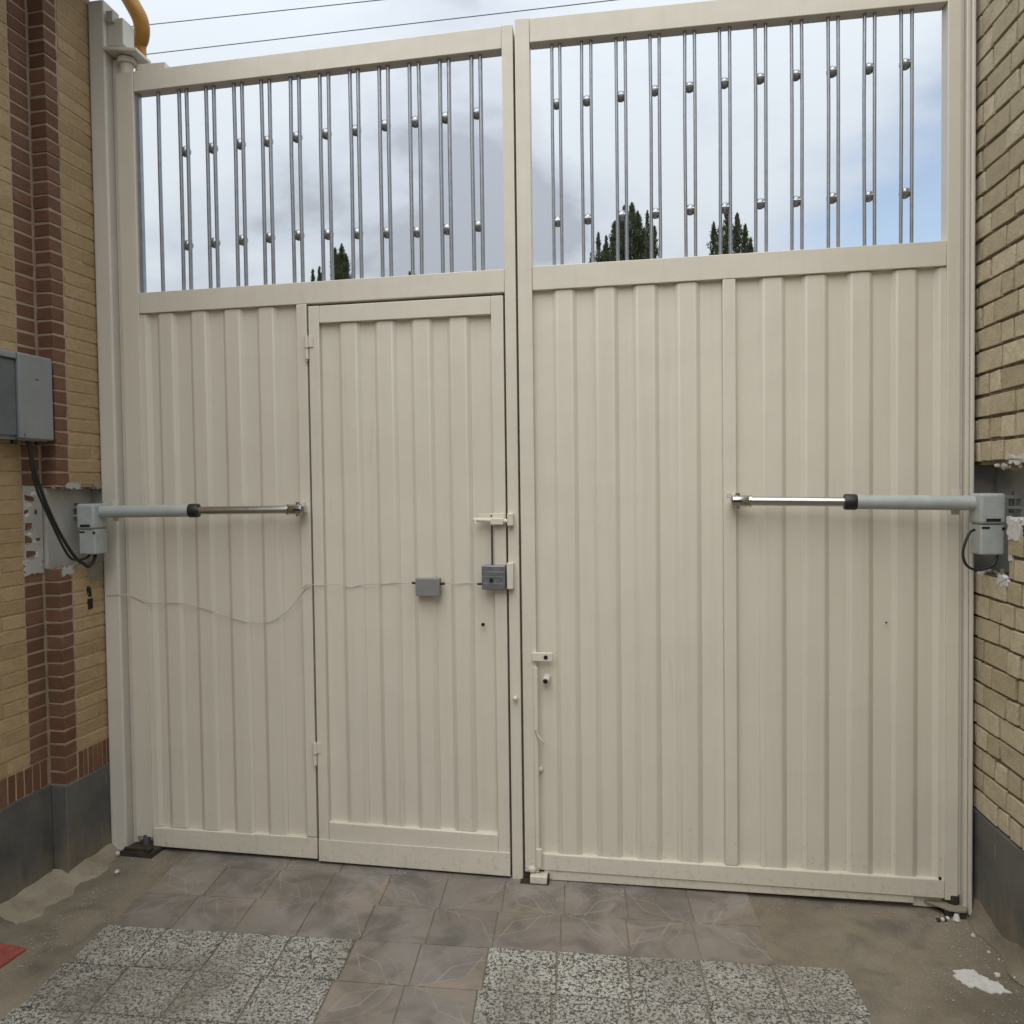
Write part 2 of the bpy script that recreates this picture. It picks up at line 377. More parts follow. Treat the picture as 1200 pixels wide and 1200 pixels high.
        me.materials.append(M[m])
        if smooth:
            me.polygons.foreach_set('use_smooth', [True] * len(me.polygons))
            me.set_sharp_from_angle(angle=R(40))
        me.update()
        o = bpy.data.objects.new(name, me); COL.objects.link(o); o.location = loc
        if parent is not None: o.parent = parent
        return o

def tag(o, label=None, cat=None, group=None, kind=None):
    if label: o['label'] = label
    if cat: o['category'] = cat
    if group: o['group'] = group
    if kind: o['kind'] = kind
    return o
def thing(name, label, cat, loc=(0, 0, 0), rz=0.0, group=None):
    o = bpy.data.objects.new(name, None); COL.objects.link(o); o.empty_display_size = 0.1
    o.location = loc; o.rotation_euler = (0, 0, rz)
    return tag(o, label, cat, group)

# ------------------------------------------------------------------ ground and driveway
tag(MB().prism([(-600, -600), (600, -600), (600, 600), (-600, 600)], -0.6, -0.12).build('ground', 'street'), kind='structure')
SL = (-0.0044, 0.0068)                     # the driveway falls slightly to the right and to the yard
def floor_z(x, y): return 0.03 + SL[1] * y + SL[0] * x
drive = MB()
drive.prism([(-1.75, -6.0), (1.75, -6.0), (1.75, 0.32), (-1.75, 0.32)], -0.10, 0.0)
drive = tag(drive.build('driveway', 'cement', loc=(0, 0, 0.03)), kind='structure')
drive.rotation_euler = (math.atan(SL[1]), -math.atan(SL[0]), 0)
TW, ROT = 0.2047, 0.0728
def tile(name, m, i, j, x0, y0, shrink=0.0052, top=0.0042, w=TW, h=TW):
    """tile in column i and row j of the floor grid (rows run towards the camera)"""
    pat = m == 'pattern'
    g = (0.0026 if pat else shrink) / 2
    if pat: top = 0.0026
    cx, cy = x0 + (i + 0.5) * w, y0 - (j + 0.5) * h
    t = top + random.uniform(-0.0007, 0.0007)
    mb = MB().box(-w / 2 + g, w / 2 - g, -h / 2 + g, h / 2 - g, -0.02, 0)
    o = mb.build(name, m, drive, bevel=0.0012, seg=1)
    o.location = (cx, cy + ROT * (cx + 0.464) * 0.82, t)
    o.rotation_euler = (random.uniform(-.003, .003), random.uniform(-.003, .003), ROT * 0.75 + random.uniform(-.004, .004) + (math.pi / 2 * {(0, 0): 0, (1, 0): 1, (1, 1): 2, (0, 1): 3}[(i % 2, j % 2)] if pat else 0))
    return o
X0, Y0 = -0.464, -0.457
for j in range(0, 6):
    for i in range(-4, 0): tile('mosaic_tile', 'terrazzo', i, j, X0, Y0)
    for i in range(2, 7): tile('mosaic_tile', 'terrazzo', i, j, X0, Y0)
    for i in range(0, 2): tile('patterned_tile', 'pattern', i, j, X0, Y0)
for j in (-1, -2, -3):
    for i in range(-4, 7):
        if i >= 6 or (i == 5 and j == -3): continue
        tile('patterned_tile', 'pattern', i, j, X0, Y0)
MB().box(-1.5, 1.42, 0.035, 0.20, -0.05, 0.022).build('threshold', 'cement', drive, bevel=0.006)
# red tiles let into the cement by the left wall
for k in range(3):
    o = MB().box(-0.048, 0.048, -0.11, 0.11, -0.02, 0.006).build('red_tile', 'red', drive, bevel=0.002)
    o.location = (-1.505 - 0.1 * (k - 0.0), -0.775 + 0.012 * k, 0.003); o.rotation_euler = (0, 0, -0.10)

# ------------------------------------------------------------------ left leaf with the wicket door
F0, F1 = 0.0, 0.052                        # front and back of the steel frames
RIB_Y, VAL_Y = 0.008, 0.020
def rib(mb, xa, xb, z0, z1, zr=None):
    """one raised fold of the sheet: sloping flanks, flat top"""
    zb0, zb1 = z0, z1 if zr is None else zr
    fl = 0.017
    p = [(xa - fl, VAL_Y + .001), (xa, RIB_Y), (xb, RIB_Y), (xb + fl, VAL_Y + .001)]
    b = len(mb.v)
    mb.v += [(x, y, z0) for x, y in p] + [(x, y, z1 if k < 2 else zb1) for k, (x, y) in enumerate(p)]
    mb.f += [(b + 3, b + 2, b + 1, b), (b + 4, b + 5, b + 6, b + 7), (b, b + 1, b + 5, b + 4), (b + 1, b + 2, b + 6, b + 5), (b + 2, b + 3, b + 7, b + 6), (b + 3, b, b + 4, b + 7)]
    return mb
left = thing('gate_leaf', 'left cream steel gate leaf, the one with a wicket door cut into it', 'gate', (-1.505, 0, 0.03))
lo = left.location
def part(mb, name, m, parent, bevel=0.0025, off=None, **k): return mb.build(name, m, parent, bevel=bevel, off=off if off is not None else lo, **k)
part(MB().bar(-1.505, -1.434, F0, F1, 0.087, 0.087, 2.994, 2.996), 'stile', 'cream', left)
part(MB().bar(-0.0405, -0.002, F0 - .001, F1 - .001, 0.016, 0.016, 3.004, 3.003), 'stile', 'cream', left)
part(MB().bar(-0.806, -0.767, F0, F1, 0.131, 0.131, 2.0935, 2.0940), 'stile', 'cream', left)
part(MB().bar(-1.433, -0.041, F0 + .001, F1 + .001, 2.921, 2.926, 2.996, 3.003), 'rail', 'cream', left)
part(MB().bar(-1.433, -0.041, F0 + .001, F1 + .001, 2.094, 2.095, 2.172, 2.175), 'rail', 'cream', left)
part(MB().bar(-1.433, -0.767, F0 + .001, F1 + .001, 0.052, 0.049, 0.124, 0.128), 'rail', 'cream', left)
part(MB().bar(-1.418, -1.303, F0 + .004, F1 - .004, 2.997, 2.997, 3.022, 3.019), 'cap_strip', 'cream', left)
part(MB().box(-1.433, -0.807, VAL_Y, VAL_Y + .004, 0.126, 2.094), 'sheet', 'cream', left, 0)
part(rib(MB(), -1.445, -1.414, 0.126, 2.0932), 'edge_fold', 'cream', left, 0.0025)
for xa, xb in ((-1.355, -1.304), (-1.221, -1.170), (-1.087, -1.033), (-0.953, -0.900)):
    part(rib(MB(), xa, xb, 0.126, 2.0935), 'rib', 'cream', left, 0.004)
part(MB().box(-1.434, -0.807, 0.002, 0.010, 0.121, 0.1262), 'weld_bead', 'cream', left, 0.002)
# bars and beads
LB = [-1.346, (-1.261, -1.231), (-1.152, -1.121), (-1.041, -1.009), (-0.933, -0.901), (-0.819, -0.787), (-0.707, -0.674), (-0.594, -0.563), (-0.484, -0.452), (-0.373, -0.340), (-0.263, -0.231), (-0.150, -0.119)]
UP = [2.697, 2.700, 2.705, 2.705, 2.710, 2.712, 2.714, 2.721, 2.723, 2.727, 2.731]
DN = [2.348, 2.350, 2.352, 2.354, 2.355, 2.350, 2.345, 2.340, 2.335, 2.337, 2.340]
def bar(x, z0, z1, parent, r, off, bend=None):
    w = random.uniform(-.0022, .0022)
    pts = [(x, .026, z0), (x + w * .6, .026, z0 + .35 * (z1 - z0)), (x + w, .026 + random.uniform(-.002, .002), z0 + .62 * (z1 - z0)), (x, .026, z1)]
    return MB().tube(pts, r, 10).build('bar', 'bar', parent, smooth=True, off=off)
def bead(x, z, parent, off, r=0.0205):
    mb = MB().ball((x, .038, z), r, 14, 9, 1, .85, 1)
    mb.tube([(x - .014, .028, z), (x + .014, .028, z)], .006, 6)
    return mb.build('bead', 'bead', parent, smooth=True, off=off)
bar(LB[0], 2.165, 2.93, left, .0075, lo)
for k, (a, b) in enumerate(LB[1:]):
    p = bar(a, 2.165, 2.93, left, .0074, lo); bar(b, 2.165, 2.93, left, .0074, lo)
    bead((a + b) / 2, UP[k], p, lo); bead((a + b) / 2, DN[k], p, lo)
MB().box(-1.4325, -1.420, .014, .034, 2.173, 2.922).build('edge_strip', 'bar', left, off=lo)

# wicket door (a part of the leaf)
D0, D1 = -0.7592, -0.0452
door = part(MB().box(-0.719, -0.0905, VAL_Y, VAL_Y + .004, 0.19, 2.022), 'wicket_door', 'cream', left, 0)
part(MB().box(D0, -0.7195, F0 - .002, F1, 0.047, 2.0845), 'door_stile', 'cream', door)
part(MB().bar(-0.0895, D1 - .002, F0 - .002, F1, 0.047, 0.047, 2.0840, 2.0840), 'door_stile', 'cream', door)
part(MB().bar(-0.7190, -0.0900, F0 - .001, F1, 2.022, 2.021, 2.0840, 2.0838), 'door_rail', 'cream', door)
part(MB().bar(-0.7190, -0.0900, F0 - .001, F1, 0.060, 0.060, 0.191, 0.184), 'door_rail', 'cream', door)
part(MB().bar(-0.7585, -0.0465, F0 - .007, F0 - .0025, 0.046, 0.041, 0.127, 0.126), 'kick_plate', 'cream', door, 0.0015)
for xa, xb in ((-0.638, -0.583), (-0.503, -0.449), (-0.369, -0.315), (-0.235, -0.181)):
    part(rib(MB(), xa, xb, 0.186, 2.0215), 'rib', 'cream', door, 0.004)
part(MB().bar(-0.7190, -0.0900, .001, .010, 0.187, 0.180, 0.1925, 0.1855), 'weld_bead', 'cream', door, 0.002)
for zc in (1.935, 0.447):
    h = MB().tube([(-0.7655, -.008, zc - .001), (-0.7655, -.008, zc + .040)], .0085, 10)
    h.tube([(-0.7655, -.008, zc - .042), (-0.7655, -.008, zc - .006)], .0078, 10)
    h.box(-0.763, -0.742, -.0062, -.0022, zc + .002, zc + .038)
    h.tube([(-0.7655, -.008, zc - .050), (-0.7655, -.008, zc + .046)], .0040, 8)
    h.build('hinge', 'cream', door, smooth=True, off=lo)
for q in ((-.790, -.735, .05, 2.11), (-.066, -.020, .05, 2.11), (-.7345, -.0665, 2.065, 2.11)):
    part(MB().box(q[0], q[1], F1 + .0035, F1 + .0075, q[2], q[3]), 'door_stop', 'cream', left, 0)
# rim lock with its spindle rod, keyhole below
lk = part(MB().box(-0.130, -0.047, -.034, -.0025, 1.062, 1.147), 'lock', 'lock', door, 0.004)
part(MB().tube([(-0.149, -.016, 1.080), (-0.130, -.016, 1.080)], .004, 8), 'lock_pin', 'rust', door, 0)
part(MB().tube([(-0.096, -.040, 1.096), (-0.096, -.034, 1.096)], .007, 12), 'lock_button', 'dark', door, 0)
for z in (1.083, 1.106, 1.124):
    part(MB().bar(-0.127, -0.050, -.0355, -.0338, z, z + random.uniform(-.004, .004), z + .003, z + .003), 'lock_seam', 'bar', door, 0)
part(MB().tube([(-0.0955, -.010, 1.146), (-0.0955, -.010, 1.285)], .0032, 8), 'latch_rod', 'rust', door, 0)
part(MB().tube([(-0.133, -.0026, 0.934), (-0.133, .004, 0.934)], .0065, 12), 'keyhole', 'dark', door, 0)
# slide bolt at chest height
sb = MB().box(-0.142, -0.049, -.008, -.0025, 1.297, 1.327)
part(sb, 'slide_bolt', 'cream', door, 0.0015)
part(MB().tube([(-0.158, -.018, 1.306), (-0.022, -.018, 1.300)], .0075, 10), 'bolt_bar', 'cream', door, 0)
part(MB().tube([(-0.158, -.018, 1.306), (-0.152, -.020, 1.302), (-0.150, -.022, 1.290)], .006, 8), 'bolt_knob', 'cream', door, 0)
part(MB().box(-0.098, -0.052, -.029, -.0082, 1.288, 1.311), 'bolt_guide', 'cream', door, 0.003)
part(MB().tube([(-0.0965, -.0095, 1.3185), (-0.0965, -.0078, 1.3185)], .0032, 8), 'screw_hole', 'dark', door, 0)
part(MB().box(-0.0390, -0.0180, -.028, -.0012, 1.284, 1.328), 'bolt_keeper', 'cream', left, 0.003)
part(MB().box(-0.0425, -0.0195, -.030, -.0012, 1.064, 1.156), 'lock_keeper', 'cream', left, 0.003)
kb = MB().tube([(-0.0195, -.001, .680), (-0.0195, -.016, .680)], .004, 8); kb.ball((-0.0195, -.018, .680), .0095, 10, 7)
kb.build('stop_knob', 'cream', left, smooth=True, off=lo)
# grey junction box on the door
jb = part(MB().box(-0.369, -0.282, -.030, RIB_Y - .001, 1.037, 1.099), 'junction_box', 'grey_box', door, 0.002)
for xa, xb in ((-0.386, -0.369), (-0.282, -0.266)):
    part(MB().tube([(xa, -.012, 1.082 if xa < -.3 else 1.079), (xb, -.012, 1.080)], .0045, 8), 'cable_gland', 'rust', door, 0)

# ------------------------------------------------------------------ right leaf
rl = thing('gate_leaf', 'right cream steel gate leaf, wider one of plain ribbed sheet without a door', 'gate', (1.404, 0, 0.03))
ro = rl.location
def rp(mb, name, m='cream', bevel=0.0025, **k): return mb.build(name, m, rl, bevel=bevel, off=ro, **k)
rp(MB().bar(0.0055, 0.055, F0 - .003, F1, 0.060, 0.060, 3.018, 3.017), 'stile')
rp(MB().bar(1.3645, 1.4035, F0, F1, 0.066, 0.066, 2.992, 2.991), 'stile')
rp(MB().bar(0.0555, 1.3640, F0 + .001, F1 + .001, 2.936, 2.915, 3.017, 2.992), 'rail')
rp(MB().bar(0.0555, 1.3640, F0 + .001, F1 + .001, 2.095, 2.097, 2.178, 2.176), 'rail')
rp(MB().bar(0.0555, 1.3640, F0 + .001, F1 + .001, 0.069, 0.070, 0.126, 0.130), 'rail')
rp(MB().box(0.685, 0.726, F0 + .002, F1, 0.130, 2.0955), 'stile')
rp(MB().bar(0.073, 1.274, F0 + .006, F0 + .012, 0.034, 0.046, 0.0695, 0.0705), 'drop_strip', 'cream', 0.001)
rp(MB().box(0.0555, 0.6845, VAL_Y, VAL_Y + .004, 0.126, 2.096), 'sheet', 'cream', 0)
rp(MB().box(0.7265, 1.3640, VAL_Y, VAL_Y + .004, 0.126, 2.097), 'sheet', 'cream', 0)
for xa, xb in ((0.137, 0.190), (0.273, 0.330), (0.407, 0.464), (0.544, 0.599), (0.815, 0.870), (0.947, 1.003), (1.085, 1.138), (1.221, 1.273)):
    rp(rib(MB(), xa, xb, 0.126, 2.0955), 'rib', 'cream', 0.004)
rp(rib(MB(), 1.347, 1.378, 0.126, 2.0955), 'edge_fold', 'cream', 0.0025)
rp(MB().box(-0.034, 0.036, F1 + .004, F1 + .009, 0.05, 3.0), 'meeting_strip', 'cream', 0.001)
rp(MB().bar(0.070, 1.3630, .002, .011, 0.122, 0.126, 0.1275, 0.1315), 'weld_bead', 'cream', 0.002)
RB = [(0.130, 0.157), (0.231, 0.262), (0.346, 0.376), (0.458, 0.488), (0.571, 0.602), (0.682, 0.714), (0.794, 0.827), (0.907, 0.938), (1.019, 1.049), (1.129, 1.159), (1.237, 1.269)]
UPR = [2.736, 2.737, 2.740, 2.748, 2.748, 2.750, 2.753, 2.752, 2.751, 2.750, 2.752]
DNR = [2.335, 2.336, 2.339, 2.339, 2.342, 2.339, 2.345, 2.344, 2.346, 2.343, 2.345]
for k, (a, b) in enumerate(RB):
    p = bar(a, 2.168, 2.945 - .015 * a, rl, .0057, ro); bar(b, 2.168, 2.945 - .015 * b, rl, .0057, ro)
    bead((a + b) / 2, UPR[k], p, ro, .0185); bead((a + b) / 2, DNR[k], p, ro, .0185)
# drop bolt down the meeting stile, its guide and handle, and the strike tubes
rp(MB().box(0.0440, 0.0580, -.012, -.0032, 0.075, 0.790), 'drop_bolt', 'cream', 0.002)
rp(MB().box(0.0400, 0.1120, -.016, -.0030, 0.812, 0.842), 'bolt_guide', 'cream', 0.002)
rp(MB().tube([(0.0880, -.0172, .826), (0.0880, -.0155, .826)], .0075, 12), 'guide_hole', 'dark', 0)
tb = MB().tube([(0.086, -.014, .742), (0.090, .020, .752)], .0125, 12)
rp(tb, 'strike_tube', 'cream', 0, smooth=True)
rp(MB().tube([(0.0858, -.0152, .7418), (0.0860, -.0138, .742)], .0085, 12), 'tube_bore', 'dark', 0)
rp(MB().tube([(0.050, -.014, .572), (0.056, -.018, .556), (0.068, -.026, .542), (0.082, -.028, .527)], [.004, .0042, .0042, .0045], 8), 'bolt_handle', 'wire', 0, smooth=True)
rp(MB().ball((0.062, .012, .423), .010, 10, 7), 'weld_lump', 'cream', 0, smooth=True)
rp(MB().box(0.046, 0.066, -.016, -.001, 0.082, 0.150), 'bolt_guide', 'cream', 0.003)
rp(MB().ball((0.030, -.006, .072), .012, 10, 7, 1.3, .8, 1), 'weld_lump', 'cream', 0, smooth=True)
rp(MB().tube([(1.3500, -.0006, .1352), (1.3500, .004, .1352)], .0045, 10), 'screw_hole', 'dark', 0)
rp(MB().tube([(1.1900, .0062, .962), (1.1900, .010, .962)], .0030, 8), 'screw_hole', 'dark', 0)
rp(MB().box(1.276, 1.362, .020, .032, 0.030, 0.0690), 'pivot_arm', 'cream', 0.002)

# ------------------------------------------------------------------ gate posts
gp = thing('gate_post', 'cream steel gate post beside the ochre and brown brick wall', 'post', (-1.57, 0, 0.0))
go = gp.location
def pp(mb, name, m='jamb', bevel=0.004, **k): return mb.build(name, m, gp, bevel=bevel, off=go, **k)
pp(MB().box(-1.599, -1.532, -.022, .08, 0.0, 3.262), 'post_tube', 'jamb', 0.008, seg=3)
pp(MB().box(-1.5315, -1.507, .022, .075, 0.02, 3.06), 'jamb_strip', 'jamb')
pp(MB().box(-1.5315, -1.466, -.004, .07, 3.098, 3.196), 'head_bracket', 'jamb', 0.003)
pp(MB().bar(-1.5312, -1.398, -.030, .07, 3.072, 3.052, 3.084, 3.064), 'hinge_plate', 'jamb', 0.002)
pp(MB().tube([(-1.472, .024, 2.985), (-1.472, .024, 3.058)], .024, 16), 'pivot_pin', 'cream', 0, smooth=True)
pp(MB().tube([(-1.472, .024, 3.036), (-1.472, .024, 3.054)], .034, 16), 'pivot_collar', 'jamb', 0, smooth=True)
pp(MB().box(-1.524, -1.497, -.022, -.005, 3.178, 3.216), 'cable_clip', 'grey_plaster', 0.002)
gr = thing('gate_post', 'narrow cream steel gate post against the tan brick wall', 'post', (1.42, 0, 0.0))
go2 = gr.location
MB().box(1.4055, 1.4145, .010, .07, 0.03, 3.30).build('jamb_strip', 'jamb', gr, bevel=.002, off=go2)
MB().box(1.4150, 1.4270, -.008, .07, 0.03, 3.30).build('post_tube', 'jamb', gr, bevel=.003, off=go2)
MB().box(1.4275, 1.4385, -.018, .07, 0.03, 3.30).build('post_edge', 'jamb', gr, bevel=.004, off=go2)

# ------------------------------------------------------------------ left wall: ochre brick with a brown quoin
LWR = -math.atan(0.0353)
lw = thing('brick_wall', 'ochre brick wall with a brown brick corner and dark stone base', 'wall', (-1.602, 0, 0.03), LWR)
def wp(mb, name, m, bevel=0.0, **k): return mb.build(name, m, lw, bevel=bevel, **k)
Z0, CH, TOP = 0.447, 0.0486, 3.36          # bottom of the courses, course height, wall top (above the floor)
NEAR = -0.062                               # the nearer stretch of the wall stands back this far
HZ0, HZ1 = 1.118, 1.412                     # the hole broken out for the opener
yq0, yq1 = -0.253, -0.187                   # quoin
yb0 = -0.346                                # start of the brown column on the near stretch
def core(x1, ya, yb, z0, z1, m): wp(MB().box(-0.32, x1, ya, yb, z0, z1), 'mortar_bed', m)
e = 0.0022
core(NEAR - e, -3.2, yb0 - .004, 0.0, TOP, 'mortar_y')
core(NEAR - e, yb0 - .004, yq0 + .001, 0.0, TOP, 'mortar_l')
core(-e, yq0 + .0022, yq1 + .003, 0.0, HZ0, 'mortar_l'); core(-e, yq0 + .0022, yq1 + .003, HZ1, TOP, 'mortar_l')
core(-e, yq1 + .0032, -.002, 0.0, HZ0, 'mortar_y'); core(-e, yq1 + .0032, -.002, HZ1, TOP, 'mortar_y')
n = int((TOP - Z0) / CH)
G = 0.0075
def brick(name, m, x1, ya, yb, z0, z1, depth=0.05, jit=0.0014, bevel=0.0018):
    return wp(MB().box(x1 - depth, x1 + random.uniform(-.0008, .0008), ya, yb, z0, z1, jit), name, m, bevel, seg=1)
far_bricks = MB()
for c in range(n):
    z0 = Z0 + c * CH; z1 = z0 + CH - G; zm = (z0 + z1) / 2
    hole = HZ0 - .01 < zm < HZ1 + .01
    if not hole:
        brick('quoin_brick', 'brick_b', 0.0, yq0, yq1 - .004, z0, z1, 0.062)
        if c % 5 == 2:
            cut = random.uniform(-.13, -.05)
            brick('brick', 'brick_y', 0.0, yq1 + .003, cut - .002, z0, z1); brick('brick', 'brick_y', 0.0, cut + .002, -.003, z0, z1)
        else:
            brick('brick', 'brick_y', 0.0, yq1 + .003, -.003, z0, z1)
    if not (HZ0 + .03 < zm < HZ1 + .01):
        brick('quoin_brick', 'brick_b', NEAR, yb0, yq0 - .010, z0, z1)
    y = yb0 - .006; L = 0.2 if c % 2 else 0.1
    first = True
    while y > -3.15:
        if y > -0.5: brick('brick', 'brick_y', NEAR, y - L, y, z0, z1 + .003)
        else: far_bricks.box(NEAR - .05, NEAR + random.uniform(-.0008, .0008), y - L, y, z0, z1 + .003, .0008)
        y -= L + .005; L = 0.2
tag(wp(far_bricks, 'brick_field', 'brick_y'), kind='stuff')
# soldier course above the base
z0, z1 = 0.345, Z0 - .006
y = -0.180
while y < -0.012:
    brick('soldier_brick', 'brick_b', 0.0, y, y + .0215, z0, z1, bevel=.001); y += .0265
brick('quoin_brick', 'brick_b', 0.0, yq0, yq1 - .004, z0 + .05, z1, 0.062); brick('quoin_brick', 'brick_b', 0.0, yq0, yq1 - .004, z0 + .002, z0 + .043, 0.062)
y = -0.268; far_s = MB()
while y > -1.6:
    if y > -0.62: brick('soldier_brick', 'brick_b', NEAR, y - .031, y, z0 + .004, z1, bevel=.001)
    else: far_s.box(NEAR - .05, NEAR, y - .031, y, z0 + .004, z1, .0006)
    y -= .0375
tag(wp(far_s, 'soldier_field', 'brick_b'), kind='stuff')
# base slabs
wp(MB().box(-0.30, NEAR + .006, -0.95, -0.2575, -.05, 0.346), 'base_slab', 'slate', 0.004)
wp(MB().box(-0.30, NEAR + .006, -1.9, -0.953, -.05, 0.344), 'base_slab', 'slate', 0.004)
wp(MB().box(-0.10, 0.004, -0.2570, -0.0, -.05, 0.344), 'base_slab', 'slate', 0.004)
# hole broken out for the opener: plastered back, ragged edges
wp(MB().box(-0.30, -0.050, yq0 + .0035, -.0025, HZ0 + .001, HZ1 - .001), 'recess_back', 'grey_plaster', 0.004)
wp(MB().box(-0.30, 0.002, .001, .36, 0.0, 2.0), 'wall_end', 'grey_plaster')
def lumps(mb, n, fx, fy, fz, r, flat=1.0):
    for _ in range(n):
        q = r * random.uniform(.5, 1.3)
        mb.ball((fx(), fy(), fz()), q, 7, 5, flat * random.uniform(.5, 1.1), random.uniform(.7, 1.7), random.uniform(.5, 1.1))
    return mb
U = random.uniform
mb = lumps(MB(), 26, lambda: U(-.046, -.006), lambda: U(-.25, -.01), lambda: HZ1 + U(-.004, .006), .011)
lumps(mb, 24, lambda: U(-.046, -.006), lambda: U(-.25, -.01), lambda: HZ0 + U(-.006, .004), .010)
tag(wp(mb, 'ragged_mortar', 'fillet', smooth=True), kind='stuff')
wp(MB().box(NEAR - .03, NEAR + .0006, yb0 + .002, yq0 - .004, HZ0 + .034, HZ1 + .004), 'mortar_smear', 'grey_plaster')
mb = lumps(MB(), 16, lambda: NEAR + U(-.003, .001), lambda: U(-.338, -.268), lambda: U(HZ0 + .03, HZ1 - .005), .011, .3)
tag(wp(mb, 'mortar_lump', 'plaster', smooth=True), kind='stuff')
for k in range(5):
    z = HZ0 + .065 + k * .0486 + U(-.004, .004); y = U(-.325, -.315)
    wp(MB().box(NEAR - .03, NEAR + .0026, y - U(.016, .02), y + U(.0, .02), z - U(.006, .012), z + U(.006, .014), .004), 'brick_stub', 'brick_b')
    if k % 2: wp(MB().box(NEAR - .03, NEAR + .0022, y + .03, y + U(.038, .05), z - U(.004, .009), z + U(.004, .010), .003), 'brick_stub', 'brick_b')
wp(MB().box(-.04, -.002, -.245, -.222, HZ0 - .036, HZ0 - .012, .003), 'brick_stub', 'brick_b'); wp(MB().box(-.04, -.001, -.215, -.193, HZ0 - .034, HZ0 - .012, .003), 'brick_stub', 'brick_b')
wp(MB().box(-.045, .0015, -.112, -.088, 1.000, 1.040, .002), 'hole_plug', 'dark'); wp(MB().box(-.045, .0015, -.110, -.086, 0.955, 0.994, .002), 'hole_plug', 'dark')
mb = lumps(MB(), 90, lambda: U(-.003, .001), lambda: U(-.006, -.001), lambda: U(.36, 3.2), .0065)
tag(wp(mb, 'ragged_joint', 'mortar_y', smooth=True), kind='stuff')
wp(MB().patch(-.004, .0022, -.105, -.012, HZ0 - .062, HZ0 + .006, .009), 'plaster_smear', 'fillet')
wp(MB().patch(-.004, .0026, -.060, -.006, HZ1 - .004, HZ1 + .026, .007), 'plaster_smear', 'fillet')
wp(MB().patch(-.004, .0018, -.205, -.130, HZ1 - .006, HZ1 + .014, .006), 'plaster_smear', 'grey_plaster')
wp(MB().patch(-.004, .0020, -.245, -.180, HZ0 - .022, HZ0 + .006, .006), 'plaster_smear', 'grey_plaster')
wp(MB().patch(NEAR - .004, NEAR + .0020, -.350, -.262, HZ0 - .012, HZ0 + .042, .008), 'plaster_smear', 'grey_plaster')
# cement fillet along the foot of the wall
def fillet(pts, name, m, par, zb=-0.02):
    """pts: (y, x at wall, x at toe, height); laid along the wall"""
    mb = MB(); b = 0; k = 5
    for (y, xa, xb, h) in pts:
        for q in range(k):
            t = q / (k - 1)
            mb.v.append((xa + (xb - xa) * t, y, h * (1 - t) ** 1.4 + (0.004 * math.sin(13 * t + y * 40) if 0 < t < 1 else 0) + (0.001 if q < k - 1 else -0.006)))
    for i in range(len(pts) - 1):
        for q in range(k - 1):
            mb.f.append((i * k + q, i * k + q + 1, (i + 1) * k + q + 1, (i + 1) * k + q))
    n0 = len(mb.v)
    mb.v += [(p[1], p[0], zb) for p in pts] + [(p[2], p[0], zb) for p in pts]
    m_ = len(pts)
    mb.f.append(tuple([q for q in range(k)] + [n0 + m_, n0])); e_ = (m_ - 1) * k
    mb.f.append(tuple([e_ + q for q in range(k - 1, -1, -1)] + [n0 + m_ - 1, n0 + 2 * m_ - 1]))
    return mb.build(name, m, par, smooth=True)
fp = []
for i in range(37):
    y = -0.545 + i * 0.0146
    k = max(0.0, min(1.0, (y + .29) / .06)); k = k * k * (3 - 2 * k)
    toe = 0.112 + 0.006 * math.sin(i * .55) + 0.004 * math.sin(i * 1.43 + 1) + 0.03 * (1 - k)
    toe *= min(1, (i + 2.5) / 7) ** .5 * (1 - .45 * max(0, (y + .12) / .12))
    fp.append((y, (NEAR if y < -0.26 else 0.0) - .01, toe - .03 * (1 - k), 0.040 + .002 * math.sin(i * .8) + U(-.001, .001)))
fillet(fp, 'cement_fillet', 'fillet', lw)
# roof edge over the wall; its unseen overhang is sized for the shade it casts
ev = thing('eave', 'dark timber eave end over the ochre brick wall', 'eave', (-1.602, 0, 3.40), LWR)
for k in range(6):
    MB().box(-0.33, 0.20, -3.2 + .53 * k, -3.2 + .53 * k + .525, 0.0, 0.03).build('eave_board', 'wood', ev, bevel=.003)
MB().box(0.205, 0.23, -3.2, -.02, -.03, .12).build('fascia', 'wood', ev, bevel=.004)
MB().box(-0.02, 0.075, -0.10, -.022, -.118, -.002).build('eave_bracket', 'wood', ev, bevel=.004)

# ------------------------------------------------------------------ right wall: tan brick
rw = thing('brick_wall', 'rough tan brick wall with dark mortar and grey stone base', 'wall', (1.450, 0, 0.03), -math.atan(0.0036))
def rwp(mb, name, m, bevel=0.0, **k): return mb.build(name, m, rw, bevel=bevel, **k)
RZ0, RCH, RTOP = 0.345, 0.0690, 3.30
H0, H1 = 1.098, 1.437
HY = -0.208
rwp(MB().box(0.008, 0.32, -2.2, HY - .002, 0.0, H0 + .16), 'mortar_bed', 'mortar_d'); rwp(MB().box(0.008, 0.32, -2.2, HY - .002, H1 - .02, RTOP), 'mortar_bed', 'mortar_d')
rwp(MB().box(0.008, 0.32, HY, .06, 0.0, H0), 'mortar_bed', 'mortar_d'); rwp(MB().box(0.008, 0.32, HY, .06, H1, RTOP), 'mortar_bed', 'mortar_d')
rwp(MB().box(0.008, 0.32, -2.2, -.420, H0 + .1605, H1 - .0205), 'mortar_bed', 'mortar_d')
rwp(MB().box(0.085, 0.32, -.419, .06, H0 + .001, H1 - .001), 'recess_back', 'grey_plaster')
rwp(MB().box(-0.006, 0.32, .0725, .36, 0.0, 2.0), 'wall_end', 'grey_plaster')
field = MB()
rg = 0.0105
